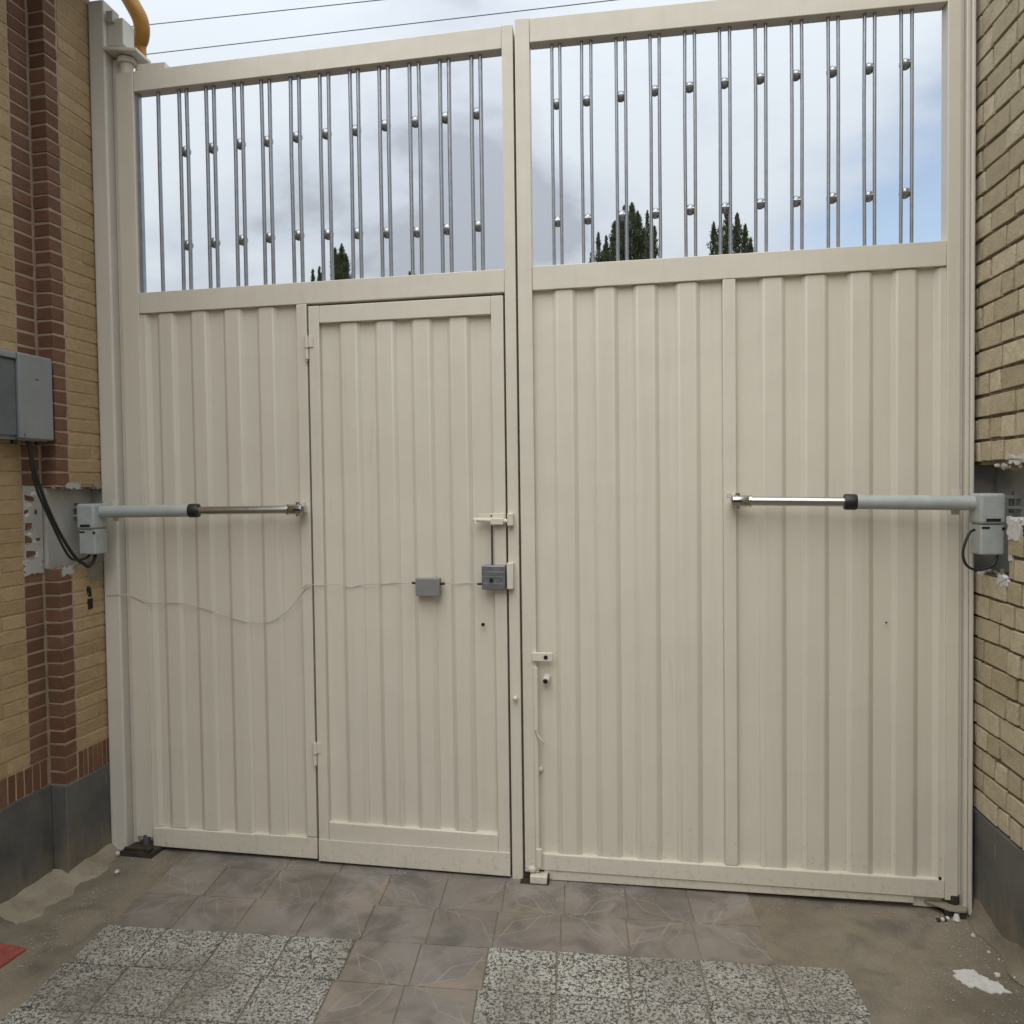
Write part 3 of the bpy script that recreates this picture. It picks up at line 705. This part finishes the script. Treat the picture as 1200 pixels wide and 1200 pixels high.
for c in range(int((RTOP - RZ0) / RCH)):
    z0 = RZ0 + c * RCH; z1 = z0 + RCH - rg + U(-.0015, .0015); z0 += U(-.0015, .0015); zm = (z0 + z1) / 2
    y = 0.05; L = random.choice((0.075, 0.10, 0.135, 0.05))
    while y > -2.1:
        L2 = L + U(-.006, .006); ya, yb = y - L2, y
        y -= L2 + .0115; L = random.choice((0.142, 0.142, 0.142, 0.066, 0.142, 0.066))
        if H0 + .005 < zm < H1 + .003:
            lim = HY if (zm < H0 + .16) else -.42
            if ya > lim - .02: continue
            yb = min(yb, lim - .004)
        xf = U(-.0022, .0022)
        if ya > -0.62 and yb - ya > .01:
            o = rwp(MB().box(xf, 0.06, ya, yb, z0, z1, .0020), 'brick', 'brick_t', 0.0012, seg=1)
        elif yb - ya > .01:
            field.box(xf, 0.06, ya, yb, z0, z1, .0014)
tag(rwp(field, 'brick_field', 'brick_t'), kind='stuff')
rwp(MB().box(-0.0025, 0.07, -0.62, .055, -.05, RZ0 - .006), 'base_slab', 'slate', 0.003)
rwp(MB().box(-0.0025, 0.07, -1.25, -0.623, -.05, RZ0 - .006), 'base_slab', 'slate', 0.003)
rwp(MB().box(-0.0025, 0.07, -2.0, -1.253, -.05, RZ0 - .008), 'base_slab', 'slate', 0.003)
mb = lumps(MB(), 60, lambda: U(.008, .07), lambda: U(-.41, -.10), lambda: H1 - .002 + U(-.008, .004), .011)
lumps(mb, 16, lambda: U(.004, .06), lambda: U(-.20, .0), lambda: H0 + U(-.002, .006), .012, .8)
tag(rwp(mb, 'ragged_mortar', 'plaster', smooth=True), kind='stuff')
rwp(MB().box(0.0015, 0.06, -.335, -.206, H0 + .161, H0 + .186, .003), 'plaster_lip', 'plaster', 0.004)
rwp(MB().box(0.0, 0.05, -.229, -.2085, H0 + .055, H0 + .160, .003), 'plaster_lip', 'plaster', 0.004)
rwp(MB().patch(.004, -.0030, -.335, -.215, H1 + .001, H1 + .020, .007), 'plaster_smear', 'plaster')
rwp(MB().patch(.004, -.0028, -.290, -.212, H0 + .120, H0 + .182, .007), 'plaster_smear', 'plaster')
rwp(MB().patch(.004, -.0026, -.215, -.150, H0 - .020, H0 + .006, .006), 'plaster_smear', 'plaster')
fp = []
for i in range(22):
    y = -0.62 + i * 0.03
    fp.append((y, 0.004, -0.030 - 0.010 * math.sin(i * .8) + U(-.004, .004), 0.075 + 0.018 * math.sin(i * .7) + U(-.006, .006)))
fp = [(p[0], p[1], p[2], p[3]) for p in fp]
MBf = MB()
for (y, xa, xb, h) in fp:
    for q in range(5):
        t = q / 4
        MBf.v.append((xa + (xb - xa) * t, y, h * (1 - t) ** 2 + .001 - (.006 if q == 4 else 0)))
for i in range(len(fp) - 1):
    for q in range(4):
        MBf.f.append((i * 5 + q, (i + 1) * 5 + q, (i + 1) * 5 + q + 1, i * 5 + q + 1))
MBf.build('cement_fillet', 'cement', rw, smooth=True)

# ------------------------------------------------------------------ canopy added out of view behind the camera to darken the lower gate
shade_root = thing('shade_canopy', 'unseen concrete canopy added behind the camera to shade the lower gate', 'shade_canopy', (0, -6.0, .03))
MB().box(-1.75, 1.75, -3.0, 1.4, 3.05, 3.25).build('shade_slab', 'fillet', shade_root, bevel=.01)
for x in (-1.55, 1.55): MB().box(x - .1, x + .1, 1.1, 1.3, -.02, 3.049).build('column', 'fillet', shade_root, bevel=.006)
MB().box(-1.75, 1.75, -3.2, -3.001, -.02, 3.25).build('shade_wall', 'fillet', shade_root)

# ------------------------------------------------------------------ gate openers
def opener(a, b, label, side):
    a, b = Vector(a), Vector(b); d = (b - a).normalized(); L = (b - a).length
    t = thing('gate_opener', label, 'gate opener', (b.x, b.y, b.z - .16), 0, 'swing arm gate openers')
    off = t.location
    P = lambda mb, n_, m, bevel=0.0, **k: mb.build(n_, m, t, bevel=bevel, off=off, **k)
    at = lambda s: a + d * s
    s0 = 0.045; s1 = L * (0.475 if side < 0 else 0.445); s2 = s1 + .036
    P(MB().tube([at(.032), at(s1 + .01)], .0148, 20), 'piston_rod', 'steel', smooth=True)
    P(MB().tube([at(s1), at(s1 + .006), at(s2 - .006), at(s2)], [.0240, .0258, .0258, .0240], 14), 'collar', 'black', smooth=True)
    P(MB().tube([at(s2 - .002), at(L + .01)], .0228, 22), 'tube', 'blue_grey', smooth=True)
    # fork and pin at the leaf, bracket behind it
    P(MB().tube([at(-.020), at(-.016), at(.030), at(.034)], [.015, .0185, .0185, .016], 18), 'clevis', 'steel', smooth=True)
    P(MB().tube([at(.036), at(.042)], .0195, 18), 'rod_nut', 'steel', smooth=True)
    P(MB().box(a.x - .014, a.x + .014, a.y - .0192, a.y - .0150, a.z - .004, a.z + .003), 'clevis_slot', 'dark')
    P(MB().tube([(a.x, a.y, a.z - .026), (a.x, a.y, a.z + .026)], .0075, 10), 'fork_pin', 'steel', smooth=True)
    P(MB().box(a.x - .016, a.x + .016, a.y + .005, -.0005 if side < 0 else .0015, a.z - .013, a.z + .013), 'leaf_bracket', 'cream', .002)
    P(MB().box(a.x - side * .028 - .006, a.x - side * .028 + .006, a.y - .020, a.y - .006, a.z + .010, a.z + .028), 'release_tab', 'plaster', .002)
    # motor: rounded head on the tube, gear case below
    x = b.x; w = .036
    h = MB().box(x - w, x + w, b.y - .045, b.y + .040, b.z - .062, b.z + .030)
    P(h, 'motor_head', 'blue_grey', .010, seg=3)
    P(MB().box(x - w * .55, x + w * .55, b.y - .0462, b.y - .0445, b.z - .054, b.z - .045), 'release_slot', 'dark', .0005)
    P(MB().box(x - w + .004, x + w - .002, b.y - .038, b.y + .036, b.z - .155, b.z - .0625), 'gear_case', 'blue_grey', .006, seg=3)
    P(MB().box(x - w * .8, x - w * .2, b.y - .0395, b.y - .0375, b.z - .076, b.z - .070), 'case_screw', 'dark', .0004)
    P(MB().box(x + w * .72, x + w * .96, b.y - .0400, b.y - .036, b.z - .080, b.z - .071), 'case_screw', 'dark', .0004)
    # wall bracket
    xw = x + side * .045
    br = MB().box(min(xw, x + side * .13), max(xw, x + side * .13), b.y + .005, b.y + .030, b.z - .020, b.z - .010)
    br.box(min(xw, x + side * .13), max(xw, x + side * .13), b.y + .005, b.y + .030, b.z + .012, b.z + .022)
    P(br, 'wall_bracket', 'blue_grey', .002)
    P(MB().tube([(x + side * .075, b.y + .017, b.z - .032), (x + side * .075, b.y + .017, b.z + .034)], .007, 10), 'bracket_bolt', 'lock', smooth=True)
    for z in (-.036, .020):
        P(MB().box(x - side * .075 - .012, x - side * .075 + .012, b.y + .028, b.y + .036, b.z + z, b.z + z + .022), 'post_lug', 'jamb', .001)
    return t
opener((-.795, -.050, 1.349), (-1.572, -.115, 1.349), 'gate opener arm on the left, its piston end fixed beside the wicket door', -1)
opener((.722, -.050, 1.363), (1.437, -.105, 1.350), 'gate opener arm on the right with a looped black cable, set in tan brick', 1)
def smooth_path(pts, n=8):
    P = [Vector(p) for p in pts]; P = [P[0] * 2 - P[1]] + P + [P[-1] * 2 - P[-2]]; out = []
    for i in range(1, len(P) - 2):
        for k in range(n):
            t = k / n
            out.append(0.5 * ((2 * P[i]) + (P[i + 1] - P[i - 1]) * t + (2 * P[i - 1] - 5 * P[i] + 4 * P[i + 1] - P[i + 2]) * t * t + (3 * P[i] - P[i - 1] - 3 * P[i + 1] + P[i + 2]) * t ** 3))
    out.append(P[-2]); return out
def cable(name, label, pts, r, m, cat='cable', group=None):
    return tag(MB().tube(smooth_path(pts), r, 8).build(name, m, smooth=True), label, cat, group)
cable('cable', 'black cable looping below the right gate opener motor', [(1.398, -.12, 1.270), (1.378, -.13, 1.258), (1.358, -.14, 1.205), (1.366, -.145, 1.165), (1.400, -.145, 1.150), (1.442, -.14, 1.166), (1.458, -.13, 1.200)], .0040, 'black')
cable('cable', 'pair of black cables hanging from the grey control box to the left opener motor', [(-1.648, -.36, 1.66), (-1.636, -.355, 1.60), (-1.628, -.33, 1.47), (-1.614, -.27, 1.32), (-1.596, -.20, 1.20), (-1.580, -.16, 1.160), (-1.570, -.145, 1.150), (-1.562, -.125, 1.175), (-1.566, -.11, 1.20)], .0060, 'black')
cable('cable', 'thinner black cable twisted beside the pair at the left opener motor', [(-1.640, -.372, 1.66), (-1.630, -.362, 1.57), (-1.632, -.335, 1.45), (-1.620, -.29, 1.34), (-1.598, -.225, 1.20), (-1.590, -.18, 1.178), (-1.582, -.14, 1.182), (-1.578, -.12, 1.20)], .0045, 'black')
cable('wire', 'thin pale wire sagging across the ribbed sheet left of the wicket door', [(-1.584, -.026, 1.026), (-1.53, -.024, 1.029), (-1.50, -.004, 1.022), (-1.427, -.004, .997), (-1.330, .002, .996), (-1.258, .003, .990), (-1.154, .003, .963), (-1.06, .003, .935), (-1.018, .003, .927), (-.944, .003, .928), (-.89, .002, .953), (-.849, .000, .985), (-.80, -.003, 1.045), (-.788, -.004, 1.056), (-.770, -.010, 1.066)], .0013, 'wire', 'wire')
cable('wire', 'thin pale wire running along the wicket door through the grey junction box', [(-.800, -.003, 1.060), (-.775, -.012, 1.074), (-.742, -.008, 1.069), (-.66, -.004, 1.072), (-.618, .003, 1.062), (-.575, .003, 1.072), (-.522, .003, 1.074), (-.45, .003, 1.078), (-.384, -.010, 1.081)], .0013, 'wire', 'wire')
cable('wire', 'short pale wire between the junction box and the lock', [(-.268, -.010, 1.080), (-.22, .002, 1.078), (-.17, .002, 1.082), (-.146, -.014, 1.080)], .0012, 'wire', 'wire')

# ------------------------------------------------------------------ control box on the left wall
cb = thing('control_box', 'grey plastic control box fixed on the brick wall', 'control box', (-1.64, -.44, 1.60), LWR)
co = cb.location
def cp(mb, name, m, bevel, **k): return mb.build(name, m, cb, bevel=bevel, off=(0, 0, 0), **k)
cp(MB().box(-0.045, 0.012, -.30, .165, 0.0, .292), 'back_box', 'elbox', .006, seg=3)
cp(MB().box(0.0125, 0.034, .010, .168, 0.004, .290), 'cover', 'elbox', .007, seg=3)
cp(MB().box(0.0125, 0.024, -.30, .008, 0.012, .262), 'clear_door', 'elbox_dark', .004)
cp(MB().box(0.0125, 0.030, -.30, .008, 0.266, .286), 'door_rim', 'elbox', .004)
cp(MB().box(0.0335, 0.0346, .085, .100, .205, .210), 'cover_mark', 'elbox_dark', .0003)
for y in (.02, .13): cp(MB().tube([(0.0, y, -.012), (0.0, y, .004)], .012, 12), 'cable_gland', 'black', 0, smooth=True)
cp(MB().tube([(0.030, .030, .018), (0.0355, .030, .018)], .006, 10), 'cover_screw', 'lock', 0, smooth=True)

# ------------------------------------------------------------------ gas pipe and wires over the gate
gpipe = thing('gas_pipe', 'bent ochre painted pipe above the left gate post', 'pipe', (-1.5, .12, 3.2))
MB().tube(smooth_path([(-1.72, .10, 3.56), (-1.60, .10, 3.46), (-1.530, .10, 3.372), (-1.485, .10, 3.300), (-1.462, .11, 3.245), (-1.478, .14, 3.205), (-1.53, .18, 3.190), (-1.62, .22, 3.185)], 6), .030, 16).build('pipe_bend', 'pipe', gpipe, smooth=True, off=gpipe.location)
MB().tube([(-1.496, .16, 3.06), (-1.496, .16, 3.20)], .022, 14).build('riser', 'pipe', gpipe, smooth=True, off=gpipe.location)
for a, b, lab in (((-6.285, 8, 8.106), (-2.718, 8, 8.035), 'upper thin overhead cable at the top left of the sky'), ((-6.364, 8, 7.691), (0.416, 8, 7.655), 'lower thin overhead cable just above the left gate leaf')):
    a, b = Vector(a), Vector(b); d = b - a
    p0, p1 = a - d * (14 / d.length), b + d * (16 / d.length)
    pts = [p0.lerp(p1, k / 12) for k in range(13)]
    tag(MB().tube(pts, .0062, 6).build('overhead_cable', 'line', smooth=True), lab, 'cable', 'overhead cables')

# ------------------------------------------------------------------ small things on the floor
def rough_poly(pts, jit=.004, sub=3):
    out = []
    for i, p in enumerate(pts):
        q = pts[(i + 1) % len(pts)]
        for k in range(sub):
            t = k / sub; out.append((p[0] + (q[0] - p[0]) * t + U(-jit, jit), p[1] + (q[1] - p[1]) * t + U(-jit, jit)))
    return out
z = floor_z(1.32, -.37)
mb = MB().prism(rough_poly([(1.258, -.368), (1.276, -.404), (1.300, -.400), (1.322, -.424), (1.375, -.412), (1.368, -.372), (1.338, -.352), (1.325, -.318), (1.262, -.326)], .0065, 4), z - .004, z + .0035)
tag(mb.build('plaster_spill', 'plaster', bevel=.0015), 'flat patch of dried white plaster on the floor near the right wall', 'plaster')
CH_ = [(1.395, -.13, .009, 'white plaster chip nearest the right gate pivot'), (1.402, -.215, .008, 'small white chip midway along the right wall foot'), (1.415, -.25, .005, 'tiny white chip close to the right wall foot'), (1.375, -.335, .011, 'white chip lying beside the plaster patch'), (1.418, -.345, .010, 'upright white chip leaning at the right wall foot'), (-1.452, -.205, .011, 'white plaster crumb on the cement fillet by the left wall'), (-1.535, -.075, .012, 'white plaster lump at the foot of the left gate post')]
for x, y, r, lab in CH_:
    r *= .72; z = floor_z(x, y) + (.012 if x < 0 else 0)
    mb = MB().ball((0, 0, r * .5), r, 7, 5, U(.7, 1.2), U(.7, 1.2), U(.6, 1.0))
    mb.v = [tuple(c + U(-.2, .2) * r for c in v) for v in mb.v]
    tag(mb.build('plaster_chip', 'plaster', loc=(x, y, z)), lab, 'plaster chip', 'plaster chips on the floor')
fl = thing('floor_pivot', 'dark rusty iron pivot plate under the left gate corner', 'pivot', (-1.46, 0.0, .035))
MB().prism([(-.075, -.062), (.058, -.066), (.066, .045), (-.055, .055)], .001, .020).build('pivot_plate', 'rust', fl, bevel=.002)
MB().box(-.060, .050, -.058, -.040, .0205, .032, .003).build('plate_lip', 'rust', fl, bevel=.001)
MB().tube([(-.006, .010, .0202), (-.006, .010, .060)], .013, 12).build('pivot_pin', 'lock', fl, smooth=True)
MB().prism([(.020, .010), (.085, .000), (.090, .050), (.020, .052)], .0206, .040).build('mortar_pad', 'grey_plaster', fl, bevel=.003)
fr = thing('floor_pivot', 'broken cream pivot plate under the right gate corner', 'pivot', (1.385, 0.0, .024))
MB().prism(rough_poly([(-.075, .012), (-.020, -.034), (.030, -.040), (.036, -.018), (.030, .045), (-.03, .045)], .003, 2), .022, .030).build('pivot_plate', 'fillet', fr, bevel=.002)
MB().prism(rough_poly([(-.030, -.030), (.030, -.034), (.034, .03), (-.030, .03)], .004, 2), -.004, .0215).build('pivot_bed', 'rust', fr)
MB().tube([(.008, .012, .0302), (.008, .012, .058)], .018, 12).build('pivot_pin', 'rust', fr, smooth=True)
MB().tube([(-.004, -.045, 0), (-.002, -.040, .020)], [.012, .006], 7).build('plaster_drip', 'plaster', fr, smooth=True)
for k in range(4):
    MB().ball((-.062 + .012 * k + U(-.005, .005), -.045 + U(-.012, .012), .005), .007, 7, 5).build('mortar_crumb', 'plaster' if k % 2 else 'rust', fr, smooth=True)
st = thing('floor_stop', 'low metal gate stop under the meeting stiles', 'gate stop', (.035, -.01, .031))
MB().box(-.010, .050, -.020, .024, .001, .028).build('stop_block', 'cream', st, bevel=.003)
MB().box(-.045, .055, -.026, .030, -.001, .0035).build('base_plate', 'rust', st, bevel=.001)
MB().box(.050, .056, -.021, .024, .002, .026).build('stop_side', 'rust', st, bevel=.001)

# loose grit swept against the walls and the gate
random.seed(21)
mb = MB()
for k in range(620):
    t = random.random()
    if t < .35: x, y = -1.47 + abs(random.gauss(0, .10)), U(-.75, -.02)
    elif t < .70: x, y = 1.425 - abs(random.gauss(0, .12)), U(-.60, .0)
    else: x, y = U(-1.40, 1.35), -.02 - abs(random.gauss(0, .05))
    r = random.choice((.0012, .0016, .002, .0028)); z = floor_z(x, y) + .0035
    b = len(mb.v)
    mb.v += [(x + r * U(.6, 1.3) * a, y + r * U(.6, 1.3) * c, z + r * U(.4, 1) * d) for a, c, d in ((1, 0, 0), (0, 1, 0), (-1, 0, 0), (0, -1, 0), (0, 0, 1))]
    mb.f += [(b, b + 1, b + 4), (b + 1, b + 2, b + 4), (b + 2, b + 3, b + 4), (b + 3, b, b + 4)]
tag(mb.build('grit', 'grey_plaster'), kind='stuff')

# ------------------------------------------------------------------ cypresses beyond the gate
def cypress(label, x, y, spires, seed, name='cypress_tree'):
    """spires: (dx, top height, crown radius, how far down that spire reaches)"""
    random.seed(seed)
    t = thing(name, label, 'tree', (x, y, -.12), 0, 'cypresses beyond the gate')
    H = max(s[1] for s in spires)
    MB().tube([(0, 0, 0), (0.05, 0, H * .4), (0, 0, H * .86)], [.22, .16, .04], 8).build('trunk', 'bark', t, smooth=True)
    mb = MB()
    for dx, top, rad, depth in spires:
        n_ = int(2500 * rad * min(depth, 3.2)) + 160
        for k in range(n_):
            up_ = random.random() ** 1.05
            near = k < n_ * .78
            zz = top - up_ * (min(depth, 3.2) if near else depth)
            f = (top - zz) / depth
            r = rad * (min(1, (f * 6) ** .65) * (1 - .28 * f)) * (.86 + 1.15 * mnoise.noise(Vector((dx * 3 + seed, zz * 2.6, (k % 5) * 1.7))))
            w = random.uniform(0, 2 * math.pi); q = r * math.sqrt(random.uniform(.02, 1))
            c = Vector((dx + q * math.cos(w), q * math.sin(w), zz))
            ln = random.uniform(.09, .24); wd = random.uniform(.012, .030)
            d = Vector((math.cos(w) * .32, math.sin(w) * .32, 1)).normalized() if random.random() < .85 else Vector((math.cos(w), math.sin(w), .5)).normalized()
            a = Vector((random.uniform(-1, 1), random.uniform(-1, 1), 0)).normalized().cross(d).normalized()
            b = len(mb.v)
            mb.v += [tuple(c - d * ln * .4), tuple(c + a * wd), tuple(c + d * ln * .6), tuple(c - a * wd)]
            mb.f.append((b, b + 1, b + 2, b + 3))
    mb.build('crown', 'leaf', t)
cypress('broad dark cypress with several spires, the largest tree beyond the gate', 1.15, 35, [(-.12, 14.05, .34, 9), (.22, 14.15, .40, 10), (.48, 13.75, .34, 9), (-.55, 13.4, .36, 9), (.75, 13.0, .32, 8), (-.95, 12.75, .28, 8), (-.3, 13.5, .4, 9)], 3)
cypress('slender cypress spire at the right shoulder of the largest tree', 2.12, 34, [(-.12, 13.45, .13, 6), (.18, 12.75, .17, 7), (.02, 12.3, .28, 8)], 5)
cypress('low cypress tip at the left foot of the largest tree', -0.15, 35, [(0, 12.95, .16, 7), (-.28, 12.3, .20, 7), (.28, 12.35, .22, 7)], 8)
cypress('dark cypress with ragged top standing right of the largest tree', 5.55, 35, [(-.62, 13.05, .20, 7), (-.02, 13.85, .30, 9), (.38, 13.35, .28, 8), (.72, 12.85, .24, 8), (.95, 12.25, .20, 7), (-.35, 12.9, .28, 8)], 11)
cypress('blunt dark cypress seen through the left leaf, alone over the wicket door', -12.55, 35, [(-.22, 13.1, .30, 9), (.12, 13.25, .30, 9), (.32, 12.75, .30, 8), (-.05, 12.7, .45, 9)], 14)
cypress('small twin tipped cypress left of the blunt tree', -13.75, 35, [(-.18, 12.15, .14, 7), (.16, 12.25, .16, 7), (.30, 11.9, .2, 7)], 17)
cypress('barely visible cypress tip over the middle of the left leaf', -9.05, 35, [(0, 11.72, .18, 7), (.2, 11.62, .16, 7)], 19)
